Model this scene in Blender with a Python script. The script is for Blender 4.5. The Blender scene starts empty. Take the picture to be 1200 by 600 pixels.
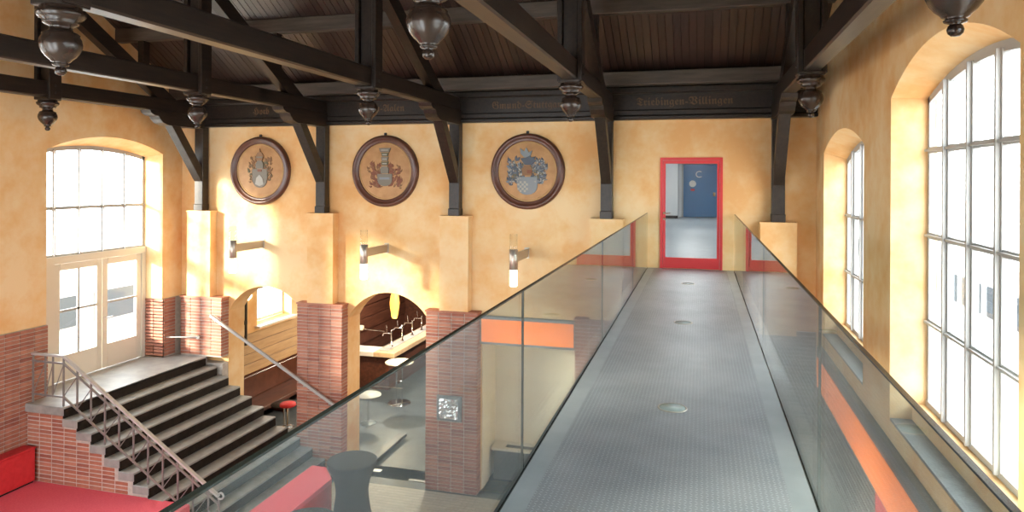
import bpy, math, random
from mathutils import Vector, Matrix
random.seed(7)
PI = math.pi
SC = bpy.context.scene
COL = SC.collection

# ------------------------------------------------------------------ camera, world, sun, exposure
E = 6.4                       # eye height above the hall floor
FPX = 810.0                   # focal length in pixels of a 1200 x 600 frame
cam = bpy.data.cameras.new('camera')
cam.sensor_width = 36.0
cam.lens = FPX / 1200 * 36
cam.shift_y = -91 / 1200
cam.clip_start = 0.02
camo = bpy.data.objects.new('camera', cam)
COL.objects.link(camo)
YAW = math.atan(222 / FPX)
camo.matrix_world = (Matrix.Translation((0, 0, E)) @ Matrix.Rotation(YAW, 4, 'Z')
                     @ Matrix.Rotation(PI / 2, 4, 'X') @ Matrix.Rotation(0.005, 4, 'Z'))
SC.camera = camo

world = bpy.data.worlds.new('world')
SC.world = world
world.use_nodes = True
bg = world.node_tree.nodes['Background']
bg.inputs[0].default_value = (0.93, 0.97, 1.0, 1)
bg.inputs[1].default_value = 7.5

sun = bpy.data.lights.new('sun', 'SUN')
sun.energy = 11.0
sun.color = (1.0, 0.90, 0.72)
sun.angle = math.radians(6.0)
suno = bpy.data.objects.new('sun', sun)
suno.rotation_euler = Vector((0.85, 1.0, -0.33)).to_track_quat('-Z', 'Y').to_euler()
COL.objects.link(suno)

SC.view_settings.view_transform = 'Standard'
SC.view_settings.look = 'None'
SC.view_settings.gamma = 1.0
SC.view_settings.use_curve_mapping = False
SC.view_settings.exposure = 0.75
SC.cycles.max_bounces = 12
SC.cycles.diffuse_bounces = 7
SC.cycles.glossy_bounces = 5
SC.cycles.transparent_max_bounces = 24
SC.cycles.sample_clamp_indirect = 6.0


def portal(x, y, z, w, h, rz):
    """marks a window opening for the sampler; gives no light of its own"""
    l = bpy.data.lights.new('window_portal', 'AREA')
    l.shape = 'RECTANGLE'
    l.size, l.size_y = w, h
    l.cycles.is_portal = True
    o = bpy.data.objects.new('window_portal', l)
    o.location = (x, y, z)
    o.rotation_euler = (PI / 2, 0, rz)
    COL.objects.link(o)


for yc in (11.4, 6.9, 2.4):
    portal(-12.35, yc, E - 1.3, 3.1, 4.2, -PI / 2)
    portal(2.55, yc - 0.15, E - 0.8, 3.4, 4.2, PI / 2)
for xc in (-9.45, -6.45, -3.35):  # portals for the added front windows
    portal(xc, -1.0, 4.0, 2.2, 6.3, 0)

# ------------------------------------------------------------------ materials
MATS = {}


class NT:
    def __init__(s, name):
        s.m = bpy.data.materials.new(name)
        s.m.use_nodes = True
        s.t = s.m.node_tree
        s.b = s.t.nodes['Principled BSDF']
        s.out = s.t.nodes['Material Output']
        MATS[name] = s.m

    def n(s, typ, **kw):
        nd = s.t.nodes.new(typ)
        for k, v in kw.items():
            setattr(nd, k, v)
        return nd

    def l(s, a, b):
        s.t.links.new(a, b)

    def math(s, op, a, b=None, clamp=False):
        nd = s.n('ShaderNodeMath', operation=op, use_clamp=clamp)
        for i, v in enumerate((a, b)):
            if v is None:
                continue
            if isinstance(v, (int, float)):
                nd.inputs[i].default_value = v
            else:
                s.l(v, nd.inputs[i])
        return nd.outputs[0]

    def ramp(s, fac, stops):
        r = s.n('ShaderNodeValToRGB')
        el = r.color_ramp.elements
        while len(el) < len(stops):
            el.new(0.5)
        for e, (p, c) in zip(el, stops):
            e.position = p
            e.color = (*c, 1)
        s.l(fac, r.inputs[0])
        return r.outputs[0]

    def noise(s, scale, detail=4, rough=0.55, stretch=None):
        co = s.n('ShaderNodeTexCoord').outputs['Object']
        if stretch:
            mp = s.n('ShaderNodeMapping')
            mp.inputs['Scale'].default_value = stretch
            s.l(co, mp.inputs[0])
            co = mp.outputs[0]
        nz = s.n('ShaderNodeTexNoise')
        nz.inputs['Scale'].default_value = scale
        nz.inputs['Detail'].default_value = detail
        nz.inputs['Roughness'].default_value = rough
        s.l(co, nz.inputs['Vector'])
        return nz.outputs['Fac']

    def bump(s, h, strength, dist=0.01):
        b = s.n('ShaderNodeBump')
        b.inputs['Strength'].default_value = strength
        b.inputs['Distance'].default_value = dist
        s.l(h, b.inputs['Height'])
        s.l(b.outputs[0], s.b.inputs['Normal'])

    def set(s, rough=0.5, metal=0.0, col=None, spec=None):
        s.b.inputs['Roughness'].default_value = rough
        s.b.inputs['Metallic'].default_value = metal
        if col:
            s.b.inputs['Base Color'].default_value = (*col, 1)
        if spec is not None:
            s.b.inputs['Specular IOR Level'].default_value = spec
        return s


def noisy(name, c1, c2, scale, rough, metal=0.0, stretch=None, bump=0.0, spec=None, lo=0.3, hi=0.7):
    m = NT(name).set(rough, metal, spec=spec)
    f = m.noise(scale, stretch=stretch)
    m.l(m.ramp(f, [(lo, c1), (hi, c2)]), m.b.inputs['Base Color'])
    if bump:
        m.bump(f, bump)
    return m.m


def plain(name, col, rough=0.5, metal=0.0, spec=None):
    return NT(name).set(rough, metal, col, spec).m


def varied(name, cols, rough, scale=9, spec=None):
    """colour differs from object to object, plus a little grain"""
    m = NT(name).set(rough, spec=spec)
    oi = m.n('ShaderNodeObjectInfo').outputs['Random']
    geo = m.n('ShaderNodeNewGeometry').outputs['Random Per Island']
    f = m.math('FRACT', m.math('ADD', oi, geo))
    c = m.ramp(f, [(i / max(1, len(cols) - 1), k) for i, k in enumerate(cols)])
    nz = m.noise(scale, 5)
    mx = m.n('ShaderNodeMix', data_type='RGBA', blend_type='MULTIPLY')
    mx.inputs[0].default_value = 0.5
    m.l(c, mx.inputs[6])
    m.l(m.ramp(nz, [(0.3, (0.55, 0.55, 0.55)), (0.7, (1.2, 1.2, 1.2))]), mx.inputs[7])
    m.l(mx.outputs[2], m.b.inputs['Base Color'])
    return m.m


# plaster: blotchy ochre wash
def plaster(name, a, b, c):
    m = NT(name).set(0.85, spec=0.2)
    f1 = m.noise(0.55, 6, 0.62)
    f2 = m.noise(3.0, 5, 0.6)
    f = m.math('ADD', m.math('MULTIPLY', f1, 0.65), m.math('MULTIPLY', f2, 0.35))
    m.l(m.ramp(f, [(0.40, a), (0.5, b), (0.60, c)]), m.b.inputs['Base Color'])
    m.bump(f2, 0.12, 0.02)
    return m.m


plaster('plaster', (0.76, 0.42, 0.17), (0.80, 0.53, 0.26), (0.83, 0.62, 0.36))
plaster('cream_plaster', (0.74, 0.66, 0.50), (0.78, 0.70, 0.54), (0.80, 0.73, 0.58))
noisy('wood_dark', (0.007, 0.0045, 0.0035), (0.028, 0.017, 0.011), 6, 0.40, stretch=(3, 0.35, 3), bump=0.15, spec=0.5)
noisy('wood_turned', (0.022, 0.013, 0.009), (0.045, 0.028, 0.020), 5, 0.27, spec=0.6)
noisy('purlin_wood', (0.05, 0.037, 0.028), (0.10, 0.078, 0.06), 5, 0.5, stretch=(0.35, 3, 3))
varied('roof_board', [(0.024, 0.011, 0.008), (0.036, 0.018, 0.013), (0.019, 0.009, 0.007), (0.042, 0.023, 0.017)], 0.36, spec=0.75)
varied('brick', [(0.32, 0.10, 0.06), (0.42, 0.165, 0.10), (0.27, 0.09, 0.06), (0.46, 0.20, 0.13), (0.36, 0.13, 0.08)], 0.6)
varied('brick_shaded', [(0.11, 0.095, 0.085), (0.15, 0.125, 0.11), (0.09, 0.08, 0.075), (0.17, 0.14, 0.125)], 0.6)  # grey copy of the brick; shade and glass reflection put into its colour
noisy('mortar_grey', (0.22, 0.21, 0.20), (0.30, 0.29, 0.27), 14, 0.9)  # mortar copy greyed to go with it
noisy('mortar', (0.40, 0.36, 0.32), (0.52, 0.47, 0.42), 14, 0.9)
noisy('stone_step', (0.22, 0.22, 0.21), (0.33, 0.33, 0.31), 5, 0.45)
noisy('shaded_riser_stone', (0.012, 0.009, 0.007), (0.026, 0.019, 0.015), 8, 0.8, spec=0.15)  # dark stone, with the shade on the risers put into its colour
noisy('slate', (0.045, 0.052, 0.056), (0.085, 0.095, 0.10), 3, 0.45)
noisy('sill_slate', (0.16, 0.18, 0.19), (0.26, 0.28, 0.29), 12, 0.5)
plain('white_paint', (0.78, 0.77, 0.72), 0.35)
plain('window_paint', (0.40, 0.40, 0.39), 0.4)
plain('door_paint', (0.74, 0.70, 0.60), 0.35)
plain('red_paint', (0.66, 0.04, 0.045), 0.35)
plain('blue_paint', (0.085, 0.22, 0.42), 0.2)
noisy('red_carpet', (0.80, 0.10, 0.14), (0.87, 0.14, 0.18), 40, 0.9, bump=0.1)
noisy('red_cushion', (0.55, 0.02, 0.025), (0.66, 0.035, 0.04), 10, 0.55)
plain('steel_light', (0.50, 0.49, 0.48), 0.35, 0.35)
plain('silver', (0.88, 0.89, 0.90), 0.22, 0.8)
plain('rail_steel', (0.26, 0.25, 0.25), 0.4, 0.5)
plain('frosted_lens', (0.36, 0.43, 0.43), 0.2)
plain('steel_brushed', (0.50, 0.45, 0.39), 0.35, 0.75)
plain('chrome', (0.8, 0.8, 0.8), 0.1, 1.0)
plain('iron_dark', (0.03, 0.03, 0.035), 0.4, 0.3)
plain('steel_grey', (0.20, 0.22, 0.23), 0.4, 0.4)
noisy('black_cloth', (0.007, 0.008, 0.013), (0.018, 0.021, 0.030), 60, 0.8)
plain('grey_paint', (0.45, 0.46, 0.46), 0.6)
plain('corridor_paint', (0.68, 0.70, 0.72), 0.7)
noisy('corridor_lino', (0.28, 0.32, 0.36), (0.34, 0.38, 0.42), 3, 0.42)
noisy('bar_panel', (0.055, 0.018, 0.011), (0.13, 0.045, 0.024), 4, 0.4, stretch=(3, 0.4, 4))
noisy('tan_panel', (0.42, 0.26, 0.13), (0.55, 0.36, 0.19), 4, 0.5, stretch=(3, 0.4, 4))
noisy('counter_wood', (0.50, 0.34, 0.20), (0.66, 0.48, 0.31), 5, 0.35)
plain('counter_white', (0.75, 0.72, 0.66), 0.3)
plain('cream_lacquer', (0.72, 0.66, 0.54), 0.35)
noisy('medallion_wood', (0.075, 0.026, 0.016), (0.13, 0.048, 0.028), 5, 0.3)
noisy('medallion_ochre', (0.42, 0.22, 0.09), (0.54, 0.31, 0.14), 6, 0.6)
plain('gilt', (0.50, 0.33, 0.14), 0.4, 0.3)
plain('faded_gold', (0.12, 0.065, 0.03), 0.6)
for nm, c in dict(her_grey=(0.20, 0.18, 0.145), her_blue=(0.085, 0.105, 0.14), her_lightblue=(0.23, 0.26, 0.28), her_white=(0.42, 0.40, 0.35),
                  her_rust=(0.22, 0.075, 0.04), her_ochre=(0.25, 0.13, 0.06), her_green=(0.14, 0.125, 0.07), her_dark=(0.06, 0.05, 0.05)).items():
    plain(nm, c, 0.6)
plain('outside_wall', (0.5, 0.5, 0.5), 0.9, spec=0.0)
plain('outside_glass', (0.07, 0.08, 0.088), 0.6, spec=0.0)
plain('outside_ground', (0.45, 0.45, 0.44), 0.9, spec=0.0)
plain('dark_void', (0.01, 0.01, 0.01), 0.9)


def glowing(name, col, strength, base=None):
    m = NT(name).set(0.4, col=base or col)
    m.b.inputs['Emission Color'].default_value = (*col, 1)
    m.b.inputs['Emission Strength'].default_value = strength
    return m.m


glowing('lamp_glow', (1.0, 0.93, 0.66), 3.0)
glowing('amber_glass', (1.0, 0.50, 0.08), 1.3)
glowing('orange_lightbox', (1.0, 0.22, 0.035), 0.5, (0.85, 0.22, 0.04))
glowing('fill_glow', (1.0, 0.98, 0.94), 26.0)  # glow of the added fill lamps in corridor and bar room
glowing('warm_bulb', (1.0, 0.85, 0.45), 6.0)


def glass(name, tint, f0=0.045, rough=0.0, haze=0.0):
    m = NT(name)
    tr = m.n('ShaderNodeBsdfTransparent')
    tr.inputs[0].default_value = (*tint, 1)
    gl = m.n('ShaderNodeBsdfGlossy')
    gl.inputs['Roughness'].default_value = rough
    lw = m.n('ShaderNodeLayerWeight')
    lw.inputs[0].default_value = 0.5
    p = m.math('POWER', lw.outputs['Facing'], 5.0)
    f = m.math('ADD', m.math('MULTIPLY', p, 1 - f0), f0)
    mx = m.n('ShaderNodeMixShader')
    m.l(f, mx.inputs[0])
    m.l(tr.outputs[0], mx.inputs[1])
    m.l(gl.outputs[0], mx.inputs[2])
    last = mx
    if haze:
        df = m.n('ShaderNodeBsdfDiffuse')  # pale diffuse share stands in for reflection haze on the glass
        df.inputs[0].default_value = (0.8, 0.84, 0.83, 1)
        last = m.n('ShaderNodeMixShader')
        last.inputs[0].default_value = haze
        m.l(mx.outputs[0], last.inputs[1])
        m.l(df.outputs[0], last.inputs[2])
    m.l(last.outputs[0], m.out.inputs[0])
    return m.m


glass('balustrade_glass', (0.865, 0.905, 0.90), 0.045, haze=0.008)
glass('window_glass', (0.97, 0.985, 0.985), 0.03)
glass('door_glass', (0.93, 0.95, 0.95), 0.03)
glass('lamp_glass', (0.99, 0.99, 0.985), 0.03)
plain('glass_edge', (0.018, 0.026, 0.024), 0.25)


def chequer_plate():
    m = NT('chequer_plate').set(0.42, 0.35)
    co = m.n('ShaderNodeTexCoord').outputs['Object']
    sp = m.n('ShaderNodeSeparateXYZ')
    m.l(co, sp.inputs[0])
    P = 0.028
    u = m.math('DIVIDE', sp.outputs[0], P)
    v = m.math('DIVIDE', sp.outputs[1], P)
    par = m.math('MODULO', m.math('ABSOLUTE', m.math('ADD', m.math('FLOOR', u), m.math('FLOOR', v))), 2.0)
    sg = m.math('SUBTRACT', m.math('MULTIPLY', par, 2.0), 1.0)
    a = m.math('SUBTRACT', m.math('FRACT', u), 0.5)
    b = m.math('MULTIPLY', m.math('SUBTRACT', m.math('FRACT', v), 0.5), sg)
    p = m.math('ADD', a, b)
    q = m.math('SUBTRACT', a, b)
    d = m.math('ADD', m.math('POWER', m.math('DIVIDE', m.math('ABSOLUTE', p), 0.66), 2.0),
               m.math('POWER', m.math('DIVIDE', m.math('ABSOLUTE', q), 0.17), 2.0))
    h = m.math('SUBTRACT', 1.0, d, clamp=True)
    wear = m.noise(2.2, 5)
    base = m.ramp(wear, [(0.3, (0.27, 0.295, 0.335)), (0.7, (0.37, 0.40, 0.44))])
    mx = m.n('ShaderNodeMix', data_type='RGBA')
    m.l(m.math('MULTIPLY', h, 0.75), mx.inputs[0])
    m.l(base, mx.inputs[6])
    mx.inputs[7].default_value = (0.70, 0.75, 0.81, 1)
    m.l(mx.outputs[2], m.b.inputs['Base Color'])
    m.bump(h, 0.7, 0.004)


chequer_plate()
noisy('smooth_plate', (0.34, 0.385, 0.42), (0.42, 0.465, 0.50), 3, 0.35, 0.3)


def tile_floor():
    m = NT('pale_tile').set(0.5)
    bt = m.n('ShaderNodeTexBrick')
    bt.inputs['Scale'].default_value = 1.0
    bt.inputs['Brick Width'].default_value = 0.22
    bt.inputs['Row Height'].default_value = 0.11
    bt.inputs['Mortar Size'].default_value = 0.004
    bt.inputs['Color1'].default_value = (0.50, 0.44, 0.35, 1)
    bt.inputs['Color2'].default_value = (0.43, 0.38, 0.30, 1)
    bt.inputs['Mortar'].default_value = (0.28, 0.25, 0.21, 1)
    m.l(m.n('ShaderNodeTexCoord').outputs['Object'], bt.inputs['Vector'])
    m.l(bt.outputs[0], m.b.inputs['Base Color'])


tile_floor()


# ------------------------------------------------------------------ mesh helpers
class MB:
    def __init__(s):
        s.v, s.f, s.sm = [], [], []

    def add(s, vs, fs, smooth=False):
        o = len(s.v)
        s.v += [tuple(p) for p in vs]
        s.f += [tuple(i + o for i in f) for f in fs]
        s.sm += [smooth] * len(fs)
        return s

    def box(s, x0, x1, y0, y1, z0, z1, ch=0.0):
        x0, x1 = min(x0, x1), max(x0, x1)
        y0, y1 = min(y0, y1), max(y0, y1)
        z0, z1 = min(z0, z1), max(z0, z1)
        if ch:
            c = min(ch, (x1 - x0) * .45, (y1 - y0) * .45, (z1 - z0) * .45)
            P = []
            for sx in (0, 1):
                for sy in (0, 1):
                    for sz in (0, 1):
                        X, Y, Z = (x0, x1)[sx], (y0, y1)[sy], (z0, z1)[sz]
                        dx, dy, dz = c * (1 - 2 * sx), c * (1 - 2 * sy), c * (1 - 2 * sz)
                        P += [(X, Y + dy, Z + dz), (X + dx, Y, Z + dz), (X + dx, Y + dy, Z)]
            idx = lambda sx, sy, sz, k: ((sx * 2 + sy) * 2 + sz) * 3 + k
            F = []
            for q in (0, 1):
                F.append([idx(q, 0, 0, 0), idx(q, 1, 0, 0), idx(q, 1, 1, 0), idx(q, 0, 1, 0)][::1 if q else -1])
                F.append([idx(0, q, 0, 1), idx(1, q, 0, 1), idx(1, q, 1, 1), idx(0, q, 1, 1)][::-1 if q else 1])
                F.append([idx(0, 0, q, 2), idx(1, 0, q, 2), idx(1, 1, q, 2), idx(0, 1, q, 2)][::1 if q else -1])
            for a in (0, 1):
                for b in (0, 1):
                    F.append([idx(a, b, 0, 0), idx(a, b, 1, 0), idx(a, b, 1, 1), idx(a, b, 0, 1)])
                    F.append([idx(a, 0, b, 0), idx(a, 1, b, 0), idx(a, 1, b, 2), idx(a, 0, b, 2)])
                    F.append([idx(0, a, b, 1), idx(1, a, b, 1), idx(1, a, b, 2), idx(0, a, b, 2)])
            for a in (0, 1):
                for b in (0, 1):
                    for d in (0, 1):
                        F.append([idx(a, b, d, 0), idx(a, b, d, 1), idx(a, b, d, 2)])
            return s.add(P, F)
        P = [(x, y, z) for x in (x0, x1) for y in (y0, y1) for z in (z0, z1)]
        return s.add(P, [(0, 1, 3, 2), (4, 6, 7, 5), (0, 4, 5, 1), (2, 3, 7, 6), (0, 2, 6, 4), (1, 5, 7, 3)])

    def prism(s, poly, a, b):
        """closed polygon of 3D points on side a, the same shifted by vector b"""
        n = len(poly)
        A = [Vector(p) for p in poly]
        Bv = [p + Vector(b) for p in A]
        F = [tuple(range(n))[::-1], tuple(range(n, 2 * n))]
        F += [(i, (i + 1) % n, n + (i + 1) % n, n + i) for i in range(n)]
        return s.add(A + Bv, F)

    def bar(s, p, q, w, h, up=(0, 0, 1)):
        """rectangular bar from p to q, w across and h along up"""
        p, q = Vector(p), Vector(q)
        d = (q - p).normalized()
        side = d.cross(Vector(up)).normalized()
        u = side.cross(d).normalized()
        P = []
        for c in (p, q):
            for a, b in ((-1, -1), (1, -1), (1, 1), (-1, 1)):
                P.append(c + side * (a * w / 2) + u * (b * h / 2))
        return s.add(P, [(3, 2, 1, 0), (4, 5, 6, 7), (0, 1, 5, 4), (1, 2, 6, 5), (2, 3, 7, 6), (3, 0, 4, 7)])

    def tube(s, pts, r, n=10, caps=True):
        pts = [Vector(p) for p in pts]
        rs = r if isinstance(r, (list, tuple)) else [r] * len(pts)
        rings = []
        ref = None
        for i, p in enumerate(pts):
            d = (pts[min(i + 1, len(pts) - 1)] - pts[max(i - 1, 0)]).normalized()
            if ref is None:
                ref = d.orthogonal().normalized()
            ref = (ref - d * ref.dot(d)).normalized()
            bi = d.cross(ref)
            rings.append([p + (ref * math.cos(2 * PI * k / n) + bi * math.sin(2 * PI * k / n)) * rs[i] for k in range(n)])
        V = [v for r_ in rings for v in r_]
        F = []
        for i in range(len(rings) - 1):
            for k in range(n):
                F.append((i * n + k, i * n + (k + 1) % n, (i + 1) * n + (k + 1) % n, (i + 1) * n + k))
        s.add(V, F, True)
        if caps:
            s.add(rings[0], [tuple(range(n))[::-1]])
            s.add(rings[-1], [tuple(range(n))])
        return s

    def lathe(s, prof, c=(0, 0, 0), n=24, axis='Z', smooth=True, caps=True):
        """prof: (radius, height) pairs"""
        c = Vector(c)
        V, F = [], []
        for r, h in prof:
            for k in range(n):
                a = 2 * PI * k / n
                q = (r * math.cos(a), r * math.sin(a), h) if axis == 'Z' else (r * math.cos(a), h, r * math.sin(a))
                V.append(c + Vector(q))
        for i in range(len(prof) - 1):
            for k in range(n):
                f = (i * n + k, i * n + (k + 1) % n, (i + 1) * n + (k + 1) % n, (i + 1) * n + k)
                F.append(f if axis == 'Z' else f[::-1])
        s.add(V, F, smooth)
        for i, fl in ((0, 1), (len(prof) - 1, 0)) if caps else ():
            if prof[i][0] > 1e-4:
                f = tuple(range(n))
                s.add(V[i * n:(i + 1) * n], [f[::-1] if fl == (axis == 'Z') else f])
        return s

    def mesh(s, name, mat, off=(0, 0, 0)):
        me = bpy.data.meshes.new(name)
        ox, oy, oz = off
        me.from_pydata([(x - ox, y - oy, z - oz) for x, y, z in s.v], [], s.f)
        me.materials.append(MATS[mat])
        me.polygons.foreach_set('use_smooth', s.sm)
        me.update()
        return me

    def build(s, name, mat, parent=None, **kw):
        off = WORLD.get(parent.name, (0, 0, 0)) if parent else (0, 0, 0)
        return link(name, s.mesh(name, mat, off), parent, off, **kw)


WORLD = {}          # world position of every parent's origin (no parent is rotated)


def link(name, me, parent, wpos, label=None, cat=None, group=None, kind=None):
    o = bpy.data.objects.new(name, me)
    COL.objects.link(o)
    o.parent = parent
    WORLD[o.name] = tuple(wpos)
    tag(o, label, cat, group, kind)
    return o


def tag(o, label=None, cat=None, group=None, kind=None):
    for k, v in (('label', label), ('category', cat), ('group', group), ('kind', kind)):
        if v:
            o[k] = v
    return o


def thing(name, loc, label, cat, group=None, kind=None):
    o = bpy.data.objects.new(name, None)
    o.location = loc
    o.empty_display_size = 0.1
    COL.objects.link(o)
    WORLD[o.name] = tuple(loc)
    return tag(o, label, cat, group, kind)


def piece(name, me, parent, pos):
    """a piece that shares mesh data, at a world position"""
    o = bpy.data.objects.new(name, me)
    COL.objects.link(o)
    o.parent = parent
    p = WORLD[parent.name]
    o.location = (pos[0] - p[0], pos[1] - p[1], pos[2] - p[2])
    WORLD[o.name] = tuple(pos)
    return o


def arch_z(s, s0, s1, spring, crown):
    """height of a segmental arch over s0..s1"""
    h = (s1 - s0) / 2
    rise = max(crown - spring, 1e-4)
    R = (h * h + rise * rise) / (2 * rise)
    d = min(abs(s - (s0 + s1) / 2), h)
    return crown - R + math.sqrt(max(R * R - d * d, 0))


def wall_mesh(s0, s1, z0, z1, f, b, openings, put):
    """wall from s0 to s1 along its length, faces at depth f (front) and b (back);
    opening: (a, c, sill, spring, crown, spring_back, crown_back); put(s, depth, z) -> point"""
    m = MB()
    N = 20

    def quad(p, q, r, t):
        m.add([put(*p), put(*q), put(*r), put(*t)], [(0, 1, 2, 3)])

    ops = sorted(openings)
    cur = s0
    for a, c, sill, sp, cr, spb, crb in ops + [(s1, s1, 0, 0, 0, 0, 0)]:
        if a > cur:
            for d in (f, b):
                quad((cur, d, z0), (a, d, z0), (a, d, z1), (cur, d, z1))
        if a >= s1:
            break
        if sill > z0:
            for d in (f, b):
                quad((a, d, z0), (c, d, z0), (c, d, sill), (a, d, sill))
            quad((a, f, sill), (c, f, sill), (c, b, sill), (a, b, sill))
        ss = [a + (c - a) * i / N for i in range(N + 1)]
        for i in range(N):
            p, q = ss[i], ss[i + 1]
            zf = [arch_z(k, a, c, sp, cr) for k in (p, q)]
            zb = [arch_z(k, a, c, spb, crb) for k in (p, q)]
            quad((p, f, zf[0]), (q, f, zf[1]), (q, f, z1), (p, f, z1))
            quad((p, b, zb[0]), (q, b, zb[1]), (q, b, z1), (p, b, z1))
            quad((p, f, zf[0]), (q, f, zf[1]), (q, b, zb[1]), (p, b, zb[0]))
        for k in (a, c):
            quad((k, f, sill), (k, b, sill), (k, b, arch_z(k, a, c, spb, crb)), (k, f, arch_z(k, a, c, sp, cr)))
        cur = c
    for k in (s0, s1):
        quad((k, f, z0), (k, b, z0), (k, b, z1), (k, f, z1))
    quad((s0, f, z1), (s1, f, z1), (s1, b, z1), (s0, b, z1))
    quad((s0, f, z0), (s1, f, z0), (s1, b, z0), (s0, b, z0))
    return m


# ------------------------------------------------------------------ levels and planes
XL, XR = -11.67, 2.0            # left and right wall faces
YB, YF = 13.5, -0.6             # back and front wall faces
DECK = 4.70
LAND = 2.34
BT = 3.65                       # top of the brick dado
TOP = 12.6
BAYS = [-11.02, -7.92, -4.86, -1.76, 1.34]

# ------------------------------------------------------------------ setting: walls
lw_open = [(10.05, 12.9, LAND - .12, E + .50, E + .80, E + .43, E + .60),
           (5.45, 8.3, E - 2.6, E + .50, E + .80, E + .43, E + .60),
           (0.85, 3.7, E - 2.6, E + .50, E + .80, E + .43, E + .60)]
wl = wall_mesh(YF - 0.1, 26.0, -0.1, TOP, XL, XL - 0.58, lw_open + [(16.35, 18.0, E - 4.05, E - 2.45, E - 2.44, E - 2.45, E - 2.44)],
               lambda s, d, z: (d, s, z)).build('wall_left', 'plaster', kind='structure')
rw_open = [(9.70, 12.69, E - 2.63, E + .46, E + .76, E + .32, E + .58),
           (5.22, 8.40, E - 2.63, E + .90, E + 1.30, E + .88, E + 1.12),
           (0.74, 3.92, E - 2.63, E + .90, E + 1.30, E + .88, E + 1.12)]
wr = wall_mesh(YF - 0.1, YB, -0.1, TOP, XR, XR + 0.45, rw_open, lambda s, d, z: (d, s, z)).build('wall_right', 'plaster', kind='structure')
A1 = (-10.38, -8.46)
A2 = (-7.37, -5.46)
bw_open = [(A1[0], A1[1], 0.0, E - 3.05, E - 2.45, E - 3.05, E - 2.45),
           (A2[0], A2[1], 0.0, E - 3.05, E - 2.45, E - 3.05, E - 2.45),
           (-4.34, -2.36, 0.0, E - 3.36, E - 3.359, E - 3.36, E - 3.359),
           (-0.76, 0.385, DECK, E + .41, E + .4101, E + .41, E + .4101)]
wb = wall_mesh(XL - 0.5, XR + 0.4, -0.1, TOP, YB, YB + 0.55, bw_open, lambda s, d, z: (s, d, z)).build('wall_back', 'plaster', kind='structure')
FILL_WIN = [(-10.4, -8.5), (-7.4, -5.5), (-4.3, -2.4)]  # unseen window openings added behind the camera as frontal fill light
wall_mesh(XL - 0.5, XR + 0.4, -0.1, TOP, YF, YF - 0.4, [(a, b, 0.9, 6.8, 7.1, 6.8, 7.1) for a, b in FILL_WIN], lambda s, d, z: (s, d, z)).build('wall_front', 'plaster', kind='structure')

# floors
MB().box(XL - 0.5, XR + 0.4, YF - 0.3, 13.2, -0.12, 0.0).build('floor', 'pale_tile', kind='structure')
MB().box(XL - 0.5, -1.5, 13.2, 26.0, -0.12, 0.0).build('floor_bar', 'slate', kind='structure')
MB().box(-1.5, XR + 0.4, 13.2, YB, -0.12, 0.0).build('floor_edge', 'slate', kind='structure')

# ------------------------------------------------------------------ bricks
BW, BH, BP, CP = 0.262, 0.056, 0.275, 0.0715      # brick length and height, column and course pitch


def brick_mesh(lx, ly, lz):
    return MB().box(-lx / 2, lx / 2, -ly / 2, ly / 2, -lz / 2, lz / 2, 0.004).mesh('brick', 'brick')


BRICK_X = brick_mesh(BW, 0.04, BH)            # lies along X
BRICK_Y = brick_mesh(0.04, BW, BH)            # lies along Y


def lay(parent, along, s0, s1, z0, z1, depth, keep=None, sign=-1, limit=300):
    """stack-bonded bricks on a vertical face; along 'x': face at y=depth, 'y': face at x=depth"""
    n = max(1, round((s1 - s0) / BP))
    pitch = (s1 - s0) / n
    me = BRICK_X if along == 'x' else BRICK_Y
    if abs(pitch - BP) > 0.012:
        l = pitch - 0.012
        me = brick_mesh(l, 0.04, BH) if along == 'x' else brick_mesh(0.04, l, BH)
    rows = int((z1 - z0) / CP)
    k = 0
    for r in range(rows):
        z = z1 - (r + 0.5) * CP
        for c in range(n):
            s = s0 + (c + 0.5) * pitch
            if keep and not keep(s, z):
                continue
            if k >= limit:
                return k
            d = depth + sign * random.uniform(-0.006, -0.001) - sign * 0.012
            piece('brick', me, parent, (s, d, z) if along == 'x' else (d, s, z))
            k += 1
    return k


def lay_joined(parent, along, s0, s1, z0, z1, depth, sign=-1, keep=None):
    m = MB()
    n = max(1, round((s1 - s0) / BP))
    pitch = (s1 - s0) / n
    for r in range(int((z1 - z0) / CP)):
        z = z1 - (r + 0.5) * CP
        for c in range(n):
            s = s0 + (c + 0.5) * pitch
            if keep and not keep(s, z):
                continue
            d = depth - sign * 0.012 + sign * random.uniform(-0.006, -0.001)
            l = (pitch - 0.012) / 2
            if along == 'x':
                m.box(s - l, s + l, d - .02, d + .02, z - BH / 2, z + BH / 2)
            else:
                m.box(d - .02, d + .02, s - l, s + l, z - BH / 2, z + BH / 2)
    return m.build('bricks', 'brick_shaded', parent, kind='stuff')


PIERS = [(-11.48, -10.38), (-8.46, -7.37), (-5.46, -4.34), (-2.36, -1.24)]
YP = 13.25
PLAB = ['brick pillar at the head of the stone stairs beside the double door',
        'brick pillar between the two arches with the stair handrail on it',
        'brick pillar carrying the small silver relief panel',
        'brick pillar between the orange sign and the footbridge']
for i, (x0, x1) in enumerate(PIERS):
    zb = LAND if i == 0 else 0.0
    p = MB().box(x0 + .01, x1 - .01, YP + .012, YB, zb, BT).build('brick_pillar', 'mortar', label=PLAB[i], cat='pillar', kind='structure')
    if i == 0:
        MB().box(x0 + .01, x1 - .01, YP + .05, YB, 0, LAND - .15).build('footing', 'mortar', p)
    lay(p, 'x', x0, x1, zb, BT, YP, limit=220)
    n = lay(p, 'y', YP + .02, YB, zb, BT, x1, sign=1, limit=80)
    if i in (2, 3):
        pass
    c = MB()
    c.box(x0 - .015, x1 + .015, YP - .015, YB, BT, BT + .035)
    c.build('top_course', 'brick', p)

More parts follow.
